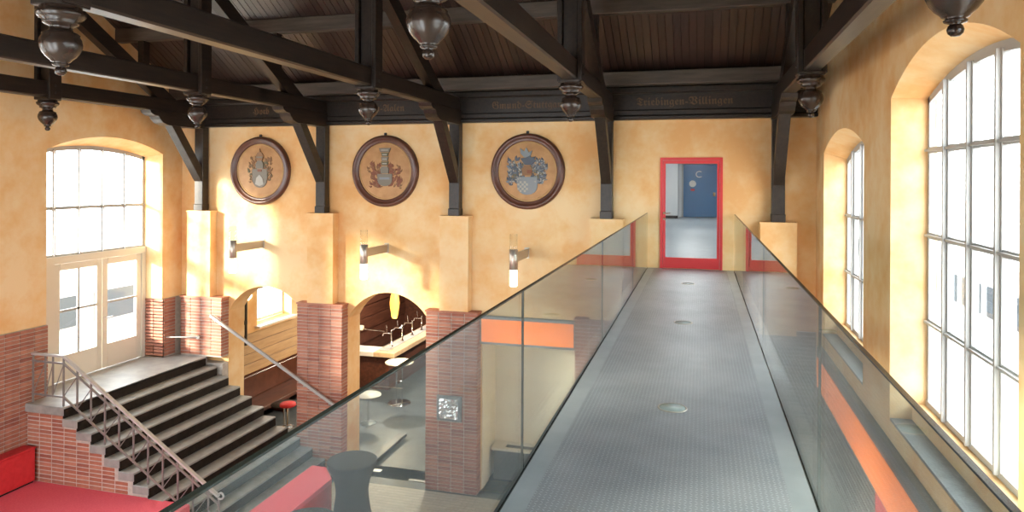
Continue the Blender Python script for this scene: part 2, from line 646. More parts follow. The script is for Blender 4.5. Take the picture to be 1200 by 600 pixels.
# brick wall under the footbridge door, and dado strips
pr = MB().box(-1.24, XR, YB - .06, YB, 0, BT).build('wall_dado', 'mortar_grey', kind='structure')
lay_joined(pr, 'x', -1.24, XR, 0, BT, YB - .07)
pr2 = MB().box(XR - .03, XR, YF, YB - .06, 0, 2.9).build('wall_dado_right', 'mortar_grey', kind='structure')
lay_joined(pr2, 'y', 3.0, YB - .06, 0, 2.9, XR - .04, sign=-1)
pl = MB().box(XL, XL + .04, YF, 10.05, 0.0, BT).box(XL, XL + .04, 12.9, YB, 0, BT).build('wall_dado_left', 'mortar', kind='structure')
lay(pl, 'y', 8.4, 10.05, 1.0, BT, XL + .05, sign=1, limit=290)
lay(pl, 'y', 12.9, 13.25, LAND, BT, XL + .05, sign=1)
jm = MB().box(XL - .5, XL + .04, 12.9, 12.93, LAND, BT).build('wall_jamb', 'mortar', kind='structure')
lay(jm, 'x', XL - .48, XL + .04, LAND, BT, 12.89)

# yellow pilasters above the pillars
for i, x in enumerate(BAYS):
    w = 0.31
    m = MB()
    m.box(x - w, x + w, 13.27 if i < 4 else 13.25, YB, BT + .03 if i < 4 else BT - .05, 5.60)
    o = m.build('wall_pilaster', 'plaster', kind='structure')
    MB().box(x - w - .015, x + w + .015, 13.25, YB, 5.60, 5.63).build('cap', 'plaster', o)

# ------------------------------------------------------------------ roof: boards, purlins, cornice
RS = 0.60                                   # roof slope
RY0, RZ0 = 13.35, E + 1.98                  # eaves line of the boarding underside
RIDGE = 6.9
rl = RY0 - RIDGE


def roof_z(y):
    return RZ0 + (RY0 - y) * RS


ceil = MB()
ceil.add([(XL - .5, RY0 + .4, RZ0 + .06 - .24), (XR + .4, RY0 + .4, RZ0 + .06 - .24), (XR + .4, RIDGE, roof_z(RIDGE) + .06), (XL - .5, RIDGE, roof_z(RIDGE) + .06)], [(0, 1, 2, 3)])
ceil.add([(XL - .5, YF - .3, roof_z(RIDGE) + .06 - (RIDGE - YF + .3) * RS), (XR + .4, YF - .3, roof_z(RIDGE) + .06 - (RIDGE - YF + .3) * RS), (XR + .4, RIDGE, roof_z(RIDGE) + .06), (XL - .5, RIDGE, roof_z(RIDGE) + .06)], [(3, 2, 1, 0)])
ceil = ceil.build('ceiling', 'wood_dark', kind='structure')
bl = math.hypot(rl, rl * RS)
BWD = 0.132
bm = MB()
d = Vector((0, -rl, rl * RS))
up = Vector((0, RS, 1)).normalized() * 0.03
P = []
for a in (Vector((0, 0, 0)), d):
    for sx in (-1, 1):
        P += [a + Vector((sx * BWD * .46, 0, 0)), a + Vector((sx * BWD * .46, 0, 0)) + up]
bm.add(P, [(0, 2, 6, 4), (1, 5, 7, 3), (0, 4, 5, 1), (2, 3, 7, 6), (0, 1, 3, 2), (4, 6, 7, 5)])
bme = bm.mesh('roof_board', 'roof_board')
k = 0
x = XL - .1
while x < XR + .05:
    piece('roof_board', bme, ceil, (x, RY0, RZ0 + random.uniform(0, .008)))
    x += BWD
    k += 1
for y in (11.65, 10.05, 8.45):              # purlins run the length of the roof
    z = roof_z(y)
    MB().box(XL, XR, y - .09, y + .09, z - .24, z + .04, .015).build('purlin', 'purlin_wood', ceil)
for y in (2.15, 3.75, 5.35):
    z = roof_z(2 * RIDGE - y)
    MB().box(XL, XR, y - .09, y + .09, z - .24, z + .04, .015).build('purlin', 'wood_dark', ceil)

# cornice: lower moulding, lettered board, upper moulding, wall plate
tr = MB().box(XL, XR, 13.36, YB, 7.62, 8.14).build('trim_1', 'wood_dark', kind='structure')
MB().box(XL, XR, 13.30, YB, 7.53, 7.60, .01).build('lower_moulding', 'wood_dark', tr)
MB().box(XL, XR, 13.33, YB, 7.60, 7.72, .02).build('middle_moulding', 'wood_dark', tr)
MB().box(XL, XR, 13.27, YB, 8.02, 8.16, .03).build('upper_moulding', 'wood_dark', tr)
MB().box(XL, XR, 13.05, 13.33, 8.16, 8.42, .02).build('wall_plate', 'purlin_wood', tr)


def lettering(txt, x, z, size, parent, y=13.352, mat='faded_gold', name='lettering', ext=0.004):
    cu = bpy.data.curves.new(name, 'FONT')
    cu.body = txt
    cu.size = size
    cu.align_x = 'CENTER'
    cu.extrude = ext
    cu.materials.append(MATS[mat])
    o = bpy.data.objects.new(name, cu)
    COL.objects.link(o)
    o.parent = parent
    p = WORLD.get(parent.name, (0, 0, 0))
    o.location = (x - p[0], y - p[1], z - p[2])
    o.rotation_euler = (PI / 2, 0, 0)
    return o


def frak(t):
    r = ''
    for ch in t:
        if 'A' <= ch <= 'Z':
            r += chr(0x1D56C + ord(ch) - 65)
        elif 'a' <= ch <= 'z':
            r += chr(0x1D586 + ord(ch) - 97)
        else:
            r += ch
    return r


lettering(frak('Triebingen-Villingen'), -0.32, 7.80, 0.20, tr)
lettering(frak('Gmund-Stuttgart'), -3.35, 7.80, 0.20, tr)
lettering(frak('Ulm-Aalen'), -6.45, 7.80, 0.20, tr)
lettering(frak('Horb'), -9.45, 7.80, 0.20, tr)

# ------------------------------------------------------------------ roof trusses
TB0, TB1 = E + 1.37, E + 1.65               # tie beam underside and top
TLAB = ['dark roof truss close against the left end wall, above the double door',
        'dark roof truss landing between the first and second round crests',
        'dark roof truss landing between the second and third round crests',
        'dark roof truss landing between the third crest and the red door',
        'dark roof truss beside the tall arched windows']
PEND = [(0.0, 0.80), (0.022, 0.803), (0.038, 0.818), (0.043, 0.838), (0.036, 0.858), (0.026, 0.868), (0.056, 0.878), (0.060, 0.888), (0.046, 0.898), (0.068, 0.908), (0.074, 0.918),
        (0.104, 0.945), (0.130, 0.98), (0.147, 1.02), (0.150, 1.05), (0.143, 1.085), (0.128, 1.11), (0.131, 1.122), (0.114, 1.135), (0.088, 1.145), (0.078, 1.165),
        (0.084, 1.185), (0.120, 1.20), (0.128, 1.212), (0.122, 1.225), (0.158, 1.25), (0.174, 1.275), (0.172, 1.295), (0.150, 1.305), (0.145, 1.335)]
pend_mesh = MB().lathe([(r, h - 1.335) for r, h in PEND], n=28).mesh('turned_pendant', 'wood_turned')
for i, x in enumerate(BAYS):
    t = thing('roof_truss', (x, 13.3, 5.63), TLAB[i], 'roof truss', 'roof trusses over the hall', 'structure')
    w = 0.105
    MB().box(x - w, x + w, 0.0, 13.35, TB0, TB1, .02).build('tie_beam', 'wood_dark', t)
    # wall post standing on the pilaster cap
    MB().box(x - .11, x + .11, 13.26, 13.46, 5.63, 7.75, .01).build('wall_post', 'wood_dark', t)
    MB().box(x - .12, x + .12, 13.24, 13.46, 5.63, 5.78, .01).build('post_foot', 'wood_dark', t)
    # brace from the post to the saddle
    MB().bar((x, 13.32, 6.36), (x, 12.36, 7.62), .19, .20, (0, 1, 0.75)).build('brace', 'wood_dark', t)
    # saddle timber under the tie beam with a carved end
    prof = [(13.4, 7.49), (12.20, 7.49), (12.06, 7.53), (11.97, 7.60), (11.93, 7.66), (11.82, 7.67), (11.73, 7.71), (11.69, 7.77), (13.4, 7.77)]
    MB().prism([(x - .125, a, b) for a, b in prof], None, (.25, 0, 0)).build('saddle', 'wood_dark', t)
    # principal rafter
    zr = lambda y: E + 1.62 + (12.26 - y) * RS
    MB().bar((x, 12.75, zr(12.75)), (x, RIDGE, zr(RIDGE)), .17, .27, (0, RS, 1)).build('principal_rafter', 'wood_dark', t)
    MB().bar((x, 2 * RIDGE - 12.75, zr(12.75)), (x, RIDGE, zr(RIDGE)), .17, .27, (0, -RS, 1)).build('principal_rafter', 'wood_dark', t)
    for y in (11.65, 10.05, 8.45):
        MB().box(x - .07, x + .07, y - .08, y + .08, zr(y) + .1, roof_z(y) - .23).build('purlin_block', 'wood_dark', t)
    # queen posts: two planks gripping the tie beam, with a turned pendant below
    for yq in (9.5, 4.3):
        top = zr(max(yq, 2 * RIDGE - yq)) + .3
        for sx in (-1, 1):
            a, b = (x + sx * .105, x + sx * .175)
            MB().box(min(a, b), max(a, b), yq - .12, yq + .12, TB0 - .03, top, .008).build('queen_post', 'wood_dark', t)
        MB().box(x - .10, x + .10, yq - .06, yq + .06, TB1, top - .05, .008).build('king_plank', 'wood_dark', t)
        MB().box(x - .155, x + .155, yq - .135, yq + .135, TB0 - .045, TB0 + .0, .008).build('clamp_block', 'wood_dark', t)
        piece('turned_pendant', pend_mesh, t, (x, yq, TB0 - .045))
        for zz in (TB0 + .08, TB0 + .2):
            MB().tube([(x - .185, yq, zz), (x + .185, yq, zz)], .016, 8).build('bolt', 'iron_dark', t)

# ------------------------------------------------------------------ windows
def window(name, xp, y0, y1, cols, bars, z0, spring, crown, side, mat='window_paint', bw=0.085):
    """side +1: outdoors lies at +x"""
    fr = MB()
    n = 24
    dx = 0.05
    ys = [y0 + (y1 - y0) * i / n for i in range(n + 1)]
    for i in range(n):          # arched head of the frame
        a, b = ys[i], ys[i + 1]
        za, zb = arch_z(a, y0, y1, spring, crown), arch_z(b, y0, y1, spring, crown)
        fr.prism([(xp, a, za + .05), (xp, b, zb + .05), (xp, b, zb - .06), (xp, a, za - .06)], None, (side * dx, 0, 0))
    fr.box(xp, xp + side * dx, y0 - .02, y0 + .055, z0, spring + .02)
    fr.box(xp, xp + side * dx, y1 - .055, y1 + .02, z0, spring + .02)
    fr.box(xp - side * .01, xp + side * (dx + .03), y0 - .02, y1 + .02, z0 - .02, z0 + .06)
    w = fr.build(name, mat, kind='structure')
    edges = [y0 + (y1 - y0) * i / cols for i in range(cols + 1)]
    for e in edges[1:-1]:
        zt = arch_z(e, y0, y1, spring, crown) - .03
        MB().box(xp - side * .012, xp + side * .045, e - bw / 2, e + bw / 2, z0 + .03, zt).box(xp - side * .05, xp, e - bw * .2, e + bw * .2, z0 + .03, zt).build('mullion', mat, w)
    for z in bars:
        MB().box(xp - side * .005, xp + side * .04, y0 + .03, y1 - .03, z - .032, z + .032).box(xp - side * .04, xp, y0 + .03, y1 - .03, z - .012, z + .012).build('transom', mat, w)
    rows = [z0] + sorted(bars) + [None]
    for c in range(cols):
        a, b = edges[c] + .02, edges[c + 1] - .02
        for r in range(len(rows) - 1):
            zb_ = rows[r] + .02
            if rows[r + 1] is not None:
                poly = [(a, zb_), (b, zb_), (b, rows[r + 1] - .02), (a, rows[r + 1] - .02)]
            else:
                k = 6
                poly = [(a, zb_), (b, zb_)] + [(b + (a - b) * j / k, arch_z(b + (a - b) * j / k, y0, y1, spring, crown) - .04) for j in range(k + 1)]
            MB().prism([(xp + side * .02, p, q) for p, q in poly], None, (side * .006, 0, 0)).build('pane', 'window_glass', w)
    return w


RB = [E + .323, E - .59, E - 1.52]
window('window_1', XR + .36, 5.22, 8.40, 5, RB, E - 2.43, E + .88, E + 1.12, 1)
window('window_2', XR + .36, 9.70, 12.69, 5, [E - .59, E - 1.52], E - 2.43, E + .32, E + .58, 1)
window('window_3', XR + .36, 0.74, 3.92, 5, RB, E - 2.43, E + .88, E + 1.12, 1)
for y0, y1, k in ((5.22, 8.40, 0), (9.70, 12.69, 1), (0.74, 3.92, 2)):
    s = MB().box(XR + .005, XR + .24, y0 + .001, y1 - .001, E - 2.63, E - 2.60).build('window_sill', 'sill_slate', kind='structure')
    MB().box(XR + .22, XR + .44, y0 + .001, y1 - .001, E - 2.60, E - 2.43).build('apron', 'plaster', s)
XLW = XL - .50
window('window_4', XLW, 5.45, 8.3, 5, [E - .63, E - 1.6], E - 2.5, E + .43, E + .60, -1)
window('window_5', XLW, 0.85, 3.7, 5, [E - .63, E - 1.6], E - 2.5, E + .43, E + .60, -1)
window('window_6', XLW, 10.05, 12.9, 5, [E - .63], E - 1.60, E + .43, E + .60, -1, 'window_paint', 0.055)
for k, (a, b) in enumerate(FILL_WIN):  # unseen windows, added to light the back wall from the front
    y = YF - .35
    fr = MB().box(a, a + .07, y - .05, y, .9, 6.85).box(b - .07, b, y - .05, y, .9, 6.85).box(a, b, y - .05, y, .9, .97).box(a, b, y - .05, y, 6.78, 6.85).build('window_%d' % (8 + k), 'window_paint', kind='structure')
    for j in (1, 2):
        xx = a + (b - a) * j / 3
        MB().box(xx - .03, xx + .03, y - .04, y, .97, 6.78).build('mullion', 'window_paint', fr)
    for zz in (2.4, 3.9, 5.4):
        MB().box(a + .07, b - .07, y - .035, y - .005, zz - .03, zz + .03).build('transom', 'window_paint', fr)
    MB().box(a + .07, b - .07, y - .026, y - .02, .97, 6.78).build('pane', 'window_glass', fr)
# bar-room window (plain rectangular)
w7 = window('window_7', XL - .3, 16.35, 18.0, 3, [E - 3.1], E - 4.0, E - 2.46, E - 2.455, -1, 'white_paint', .04)
MB().box(XL - .02, XL + .16, 16.25, 18.1, E - 4.10, E - 4.05).build('window_ledge', 'white_paint', w7)

# double door under window_6
dr = MB()
dr.box(XLW - .05, XLW + .06, 10.05, 12.9, E - 1.72, E - 1.58)
dr.box(XLW - .05, XLW + .04, 10.05, 10.62, LAND, E - 1.70)
dr.box(XLW - .05, XLW + .05, 12.80, 12.9, LAND, E - 1.70)
dr = dr.build('door_1', 'door_paint', kind='structure')
for k, (a, b) in enumerate(((10.63, 11.75), (11.765, 12.80))):
    lz0, lz1 = LAND + .012, E - 1.73
    st = .13
    leaf = MB()
    leaf.box(XLW - .04, XLW + .02, a, a + st, lz0, lz1, .008).box(XLW - .04, XLW + .02, b - st, b, lz0, lz1, .008)
    leaf.box(XLW - .04, XLW + .02, a + st, b - st, lz1 - st, lz1).box(XLW - .04, XLW + .02, a + st, b - st, lz0, lz0 + .50)
    leaf = leaf.build('door_leaf', 'door_paint', dr)
    g0, g1, zz0, zz1 = a + st, b - st, lz0 + .50, lz1 - st
    zm = zz0 + (zz1 - zz0) * .52
    gm = (g0 + g1) / 2
    MB().box(XLW - .02, XLW + .012, g0, g1, zm - .022, zm + .022).build('glazing_bar', 'window_paint', leaf)
    cells = [(g0, g1)]
    if k == 0:
        MB().box(XLW - .02, XLW + .012, gm - .022, gm + .022, zz0, zz1).build('glazing_bar', 'window_paint', leaf)
        cells = [(g0, gm), (gm, g1)]
    for p, q in cells:
        for r, s_ in ((zz0, zm), (zm, zz1)):
            MB().box(XLW - .012, XLW - .006, p, q, r, s_).build('pane', 'window_glass', leaf)
    if k == 1:
        MB().tube([(XLW + .02, a + .06, 3.42), (XLW + .08, a + .06, 3.42), (XLW + .08, a + .20, 3.42)], .012, 8).build('handle', 'chrome', leaf)
        MB().lathe([(.025, 0), (.025, .012)], (XLW + .02, a + .06, 3.42), 12).build('handle_rose', 'chrome', leaf)

# outdoors: neighbouring buildings and ground
MB().box(-60, -12.9, -40, 60, -0.3, -0.1).box(2.9, 60, -40, 60, -0.3, -0.1).build('ground', 'outside_ground', kind='structure')


def block(name, x0, x1, y0, y1, z1, face, lab, nwin, rows):
    b = thing(name, ((x0 + x1) / 2, (y0 + y1) / 2, -0.1), lab, 'building')
    MB().box(x0, x1, y0, y1, -0.1, z1).build('outer_wall', 'outside_wall', b)
    MB().box(x0 - .3, x1 + .3, y0 - .3, y1 + .3, z1, z1 + .3).build('roof_slab', 'outside_wall', b)
    for r in rows:
        for k in range(nwin):
            y = y0 + (y1 - y0) * (k + .5) / nwin
            MB().box(face - .06, face + .06, y - 1.0, y + 1.0, r, r + 1.2).build('window', 'outside_glass', b)


block('neighbour_building', 11, 20, 10, 70, 3.2, 11, 'pale low building seen through the tall arched windows', 22, (1.0,))
block('neighbour_building', -32, -24, 8, 54, 3.0, -24, 'pale low building seen through the glazed double door', 16, (0.45,))

# ------------------------------------------------------------------ stone staircase
RISE, RUN, NST = LAND / 12, 0.302, 12
SY0, SY1 = 9.60, 13.22
SX0 = -10.76
st = MB()
st.box(XL, SX0 - .02, SY0 + .05, SY1 - .01, 0, LAND - .15)
for k in range(1, NST):
    x = SX0 + (k - 1) * RUN
    st.box(x - .02, x + RUN - .02, SY0 + .05, SY1 - .01, 0, LAND - k * RISE - .14)
st = st.build('staircase', 'mortar', label='broad stone staircase descending from the double door with brick flank', cat='staircase', kind='structure')
MB().box(XL - .57, SX0, 10.06, 12.88, LAND - .11, LAND - .001).box(XL, SX0, SY0, YP + .02, LAND - .15, LAND, .012).build('landing', 'stone_step', st)
for k in range(1, NST):
    x0 = SX0 + (k - 1) * RUN - .03
    z = LAND - k * RISE
    MB().box(x0 + .0, x0 + RUN + .03, SY0, SY1, z - .145, z, .012).build('step', 'stone_step', st)
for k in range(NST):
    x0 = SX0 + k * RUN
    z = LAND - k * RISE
    MB().box(x0 - .02, x0 + .003, SY0 + .012, SY1 - .012, z - RISE + .001, z - .03).build('riser', 'shaded_riser_stone', st)  # thin panel whose colour carries the riser shade


def under_steps(s, z):
    lim = LAND - .19
    if s > SX0 - .15:
        k = math.floor((s + .13 - SX0) / RUN) + 1
        lim = LAND - k * RISE - .18
    return z < lim and 0.98 < z


lay(st, 'x', XL + .05, -8.3, 0.96, LAND - .16, SY0 + .05, keep=under_steps, limit=290)

# red platform and red wall bench
MB().box(XL + .04, -8.15, 3.0, SY0 + .04, 0, 0.97).build('red_platform', 'red_carpet', label='red carpeted platform beside the brick flank of the stairs', cat='platform', kind='structure')
b = thing('wall_bench', (-11.55, 7.5, .97), 'low red bench along the brick wall near the stairs', 'bench')
MB().box(XL + .05, -11.36, 4.5, SY0 - .01, .97 + .04, 1.57, .012).build('front_panel', 'red_cushion', b)
MB().box(XL + .05, -11.34, 4.5, SY0 - .01, 1.571, 1.61, .012).build('seat_pad', 'red_cushion', b)
MB().box(XL + .05, -11.40, 4.5, SY0 - .02, .971, 1.009).build('plinth', 'dark_void', b)

# stair railing (near side)
rl_ = thing('stair_railing', (SX0, SY0 + .07, LAND), 'pale steel railing with diagonal struts along the near edge of the stairs', 'railing')
yr = SY0 + .08


def tread(x):
    return LAND if x < SX0 else LAND - (x - SX0) / RUN * RISE


HR = 0.88
xe = SX0 + RUN * 10.4
knots = [(XL + .12, LAND), (SX0 - .08, LAND), (xe, LAND - RISE * 10.6)]
zl = lambda x: LAND if x < SX0 - .08 else LAND - (x - SX0 + .08) / (xe - SX0 + .08) * RISE * 10.6
for nm, h, w, t in (('handrail', HR, .06, .035), ('upper_rail', HR - .13, .025, .03), ('bottom_rail', .16, .025, .03)):
    rm = 'steel_light' if nm == 'handrail' else 'rail_steel'
    m = MB()
    for (xa, za), (xb, zb) in zip(knots, knots[1:]):
        m.bar((xa, yr, za + h), (xb, yr, zb + h), w, t, (0, 0, 1))
    m.build(nm, rm, rl_)
posts = [XL + .14, XL + .42, SX0 - .32, SX0 - .08] + [SX0 - .08 + RUN * k for k in range(1, 11)] + [xe]
for k, x in enumerate(posts):
    base = LAND if x < SX0 else LAND - (math.floor((x - SX0) / RUN) + 1) * RISE
    foot = base if (k % 3 == 0 or k == len(posts) - 1) else zl(x) + .14
    MB().box(x - .012, x + .012, yr - .012, yr + .012, foot, zl(x) + HR - .01).build('post', 'rail_steel', rl_)
for a, c in zip(posts, posts[1:]):
    MB().tube([(a, yr, zl(a) + .17), (c, yr, zl(c) + HR - .14)], .008, 6).build('diagonal_strut', 'rail_steel', rl_)
sc = []
for k in range(15):
    a = -0.6 + k / 14 * 5.2
    r = .075 - .035 * k / 14
    sc.append((xe + .03 + r * math.sin(a), yr, zl(xe) + HR + r - .07 - r * math.cos(a) + .03))
MB().tube(sc, .016, 8).build('scroll_end', 'steel_light', rl_)

# handrail on the pillars, rail beside the door
h = thing('pillar_handrail', (-9.2, 13.12, 2.5), 'straight pale handrail fixed to the pillars above the stairs', 'handrail')
MB().bar((-10.57, 13.12, 3.30), (-7.42, 13.12, 1.55), .05, .055).build('rail', 'steel_light', h)
for x in (-10.45, -8.2, -7.6):
    z = 3.30 - (x + 10.57) / 3.15 * 1.75
    MB().tube([(x, 13.12, z - .02), (x, 13.12, z - .07), (x, 13.25, z - .07)], .012, 8).build('bracket', 'steel_light', h)
h = thing('guard_bar', (-11.2, 13.1, 2.8), 'thin horizontal bar between double door and first pillar', 'bar')
MB().tube([(XL + .05, 12.98, 2.78), (-10.95, 13.19, 2.78)], .016, 8).build('rod', 'steel_light', h)
MB().lathe([(.05, 0), (.05, .03), (.025, .05)], (-10.95, 13.18, 2.78), 14, 'Y').build('knob', 'chrome', h)

# ------------------------------------------------------------------ footbridge
fb = thing('footbridge', (-0.2, 6.5, DECK - .3), 'grey chequer plate footbridge leading to the red glass door', 'footbridge', kind='structure')
GX0, GX1 = -1.0, 0.6
MB().box(GX0 + .14, GX1 - .14, YF, YB, DECK - .02, DECK).build('deck_plate', 'chequer_plate', fb)
MB().box(GX0 + .016, GX0 + .139, YF, YB, DECK - .02, DECK).build('edge_strip', 'smooth_plate', fb)
MB().box(GX1 - .139, GX1 - .016, YF, YB, DECK - .02, DECK).build('edge_strip', 'smooth_plate', fb)
for x in (GX0 + .1, GX1 - .1):
    MB().box(x - .06, x + .06, YF, YB, DECK - .30, DECK - .02).build('girder', 'steel_grey', fb)
MB().box(GX0 + .17, GX1 - .17, YF, YB, DECK - .08, DECK - .02).build('underside', 'steel_grey', fb)
for i, y in enumerate((2.1, 5.27, 8.44, 11.6)):
    c = (-.2, y, DECK)
    f = MB().lathe([(.108, 0), (.108, .004), (.100, .006), (.096, .003)], c, 28, caps=False).build('floor_light', 'steel_brushed', fb)
    MB().lathe([(.097, .001), (.093, .005), (.0, .006)], c, 28).build('lens', 'frosted_lens', f)

joints = [YF, 0.54, 3.9, 7.26, 10.62, 13.48]
for sx, x, lab in ((0, GX0, 'frameless glass balustrade along the stair side of the footbridge'), (1, GX1, 'frameless glass balustrade along the window side of the footbridge')):
    g = thing('glass_balustrade', (x, 6.5, DECK - .1), lab, 'balustrade', 'glass balustrades of the footbridge')
    for a, b in zip(joints, joints[1:]):
        q = MB().box(x - .009, x + .009, a + .006, b - .006, DECK - .12, DECK + 1.045).build('glass_panel', 'balustrade_glass', g)
        if b < 13:
            MB().box(x - .007, x + .007, b - .004, b + .004, DECK - .10, DECK + 1.04).build('panel_joint', 'glass_edge', g)
        MB().box(x - .009, x + .009, a + .004, b - .004, DECK + 1.0452, DECK + 1.052).build('top_edge', 'glass_edge', g)
    MB().box(x - .014, x + .014, YF, YB, DECK - .14, DECK - .119).build('clamp_rail', 'steel_grey', g)
    MB().box(x - .012, x - .0095, YF, YB, DECK - .1, DECK + .004).box(x + .0095, x + .012, YF, YB, DECK - .1, DECK + .004).build('base_edge', 'glass_edge', g)

# ------------------------------------------------------------------ red door and the corridor behind
d2 = MB()
DX0, DX1, DZ1 = -0.76, 0.385, E + .41
d2.box(DX0, DX0 + .05, YB - .02, YB + .1, DECK, DZ1).box(DX1 - .05, DX1, YB - .02, YB + .1, DECK, DZ1).box(DX0 + .05, DX1 - .05, YB - .02, YB + .1, DZ1 - .05, DZ1)
d2 = d2.build('door_2', 'red_paint', kind='structure')
lf = MB()
a, b = DX0 + .055, DX1 - .055
lf.box(a, a + .045, YB, YB + .05, DECK + .01, DZ1 - .055).box(b - .045, b, YB, YB + .05, DECK + .01, DZ1 - .055)
lf.box(a + .045, b - .045, YB, YB + .05, DZ1 - .115, DZ1 - .055).box(a + .045, b - .045, YB, YB + .05, DECK + .01, DECK + .21)
lf = lf.build('door_leaf', 'red_paint', d2)
MB().box(a + .045, b - .045, YB + .02, YB + .026, DECK + .21, DZ1 - .115).build('glass_pane', 'door_glass', lf)
MB().tube([(a + .025, YB, DECK + 1.05), (a + .025, YB - .05, DECK + 1.05), (a + .14, YB - .05, DECK + 1.05)], .011, 8).build('handle', 'chrome', lf)
MB().lathe([(.024, -.01), (.024, 0)], (a + .025, YB, DECK + 1.05), 14, 'Y').build('handle_rose', 'chrome', lf)
MB().lathe([(.022, -.01), (.022, 0)], (a + .025, YB, DECK + .94), 14, 'Y').build('lock_rose', 'chrome', lf)

CY0, CY1 = YB + .55, 32.0
MB().box(-3.2, 2.2, CY0, CY1 + .2, DECK - .15, DECK).build('floor_corridor', 'corridor_lino', kind='structure')
cw = MB().box(-3.4, -3.2, CY0, CY1 + .2, DECK - .15, DECK + 3.0).box(2.2, 2.4, CY0, CY1 + .2, DECK - .15, DECK + 3.0)
cw.box(-3.2, -.86, CY1, CY1 + .2, DECK, DECK + 3.0).box(.76, 2.2, CY1, CY1 + .2, DECK, DECK + 3.0).box(-.86, .76, CY1, CY1 + .2, DECK + 2.45, DECK + 3.0)
cw.box(-.86, .76, CY1 + .19, CY1 + .3, DECK, DECK + 2.5)
cw = cw.build('wall_corridor', 'corridor_paint', kind='structure')
MB().box(-3.4, 2.4, CY0, CY1 + .2, DECK + 3.0, DECK + 3.1).build('ceiling_corridor', 'corridor_paint', kind='structure')
MB().box(-3.2, -.98, 30.76, 30.8, DECK, DECK + .12).box(.85, 2.2, CY1 - .03, CY1, DECK, DECK + .12).build('baseboard_corridor', 'iron_dark', kind='structure')
MB().box(-3.2, -.98, 30.8, CY1 - .031, DECK, DECK + 2.96).build('wall_nib', 'corridor_paint', kind='structure')
d3 = MB().box(-.86, -.79, CY1 - .04, CY1 + .18, DECK, DECK + 2.45).box(.69, .76, CY1 - .04, CY1 + .18, DECK, DECK + 2.45).box(-.79, .69, CY1 - .04, CY1 + .18, DECK + 2.38, DECK + 2.45).build('door_3', 'grey_paint', kind='structure')
lf = MB().box(-.78, .68, CY1 + .02, CY1 + .08, DECK + .01, DECK + 2.37, .01).build('door_leaf', 'blue_paint', d3)
lettering('C', -.12, DECK + 1.78, .42, lf, CY1 + .014, 'white_paint', 'letter')
MB().lathe([(.15, 0), (.15, .012)], (-.38, CY1 + .006, DECK + 1.5), 20, 'Y').build('round_sign', 'white_paint', lf)
MB().box(-.46, -.30, CY1 + .004, CY1 + .019, DECK + 1.18, DECK + 1.27).build('name_plate', 'red_paint', lf)
MB().box(.50, .60, CY1 - .05, CY1 + .02, DECK + .95, DECK + 1.12).build('lock_case', 'chrome', lf)
for i, y in enumerate((17.5, 23.0, 28.5)):  # unseen lamps added to light the corridor
    o = thing('corridor_fill_lamp', (-.3, y, DECK + 2.9), 'added fill lamp on the corridor ceiling, ' + ('near the red door', 'halfway down', 'near the blue door')[i], 'lamp', 'added corridor fill lamps')
    MB().box(-.6, 0.0, y - .6, y + .6, DECK + 2.93, DECK + 2.999).build('housing', 'white_paint', o)
    MB().box(-.55, -.05, y - .55, y + .55, DECK + 2.90, DECK + 2.93).build('diffuser', 'fill_glow', o)

# ------------------------------------------------------------------ round crests
def frame_ring(parent, c, R):
    x, y, z = c
    prof = [(R - .155, .0), (R - .155, -.045), (R - .135, -.06), (R - .115, -.05), (R - .085, -.085), (R - .045, -.10), (R - .012, -.075), (R, -.04), (R, .0)]
    MB().lathe(prof, c, 56, 'Y', caps=False).build('ring_frame', 'medallion_wood', parent)
    MB().lathe([(R - .15, -.03), (R - .16, -.035), (0.0, -.035)], c, 48, 'Y').build('painted_disc', 'medallion_ochre', parent)
    MB().lathe([(R - .185, -.036), (R - .185, -.044), (R - .172, -.044), (R - .172, -.036)], c, 48, 'Y', caps=False).build('gilt_line', 'gilt', parent)
    MB().box(x - .025, x + .025, y - .05, y, z + R - .01, z + R + .05, .008).build('hanger', 'iron_dark', parent)


def flat(parent, name, mat, c, pts, y0=-.036, t=.014):
    x, y, z = c
    MB().prism([(x + a, y + y0, z + b) for a, b in pts], None, (0, -t, 0)).build(name, mat, parent)


def leafs(parent, name, mat, c, seed, n, xr, zr, y0=-.037, size=(.05, .10), joined=True):
    rnd = random.Random(seed)
    x, y, z = c
    m = MB()
    for k in range(n):
        sx = 1 if k % 2 else -1
        px = sx * rnd.uniform(*xr)
        pz = rnd.uniform(*zr)
        a = rnd.uniform(-1.0, 1.2) if sx > 0 else PI - rnd.uniform(-1.0, 1.2)
        L = rnd.uniform(*size)
        pts = []
        for j in range(7):
            s = j / 6
            aa = a + s * 2.2 * sx * rnd.choice((1, 1, -1))
            w = L * .28 * math.sin(PI * min(s + .12, 1))
            pts.append((px + L * s * math.cos(a + s * sx), pz + L * s * math.sin(a + s * sx), w))
        for q in range(6):
            (x0, z0, w0), (x1, z1, w1) = pts[q], pts[q + 1]
            nx, nz = -(z1 - z0), (x1 - x0)
            l = math.hypot(nx, nz) or 1
            nx, nz = nx / l, nz / l
            yy = y + y0 - rnd.uniform(.004, .014)
            m.add([(x + x0 - nx * w0, yy, z + z0 - nz * w0), (x + x0 + nx * w0, yy, z + z0 + nz * w0),
                   (x + x1 + nx * w1, yy, z + z1 + nz * w1), (x + x1 - nx * w1, yy, z + z1 - nz * w1),
                   (x + x0 - nx * w0, y + y0, z + z0 - nz * w0), (x + x0 + nx * w0, y + y0, z + z0 + nz * w0),
                   (x + x1 + nx * w1, y + y0, z + z1 + nz * w1), (x + x1 - nx * w1, y + y0, z + z1 - nz * w1)],
                  [(0, 1, 2, 3), (0, 4, 5, 1), (1, 5, 6, 2), (2, 6, 7, 3), (3, 7, 4, 0)])
    m.build(name, mat, parent, kind='stuff')


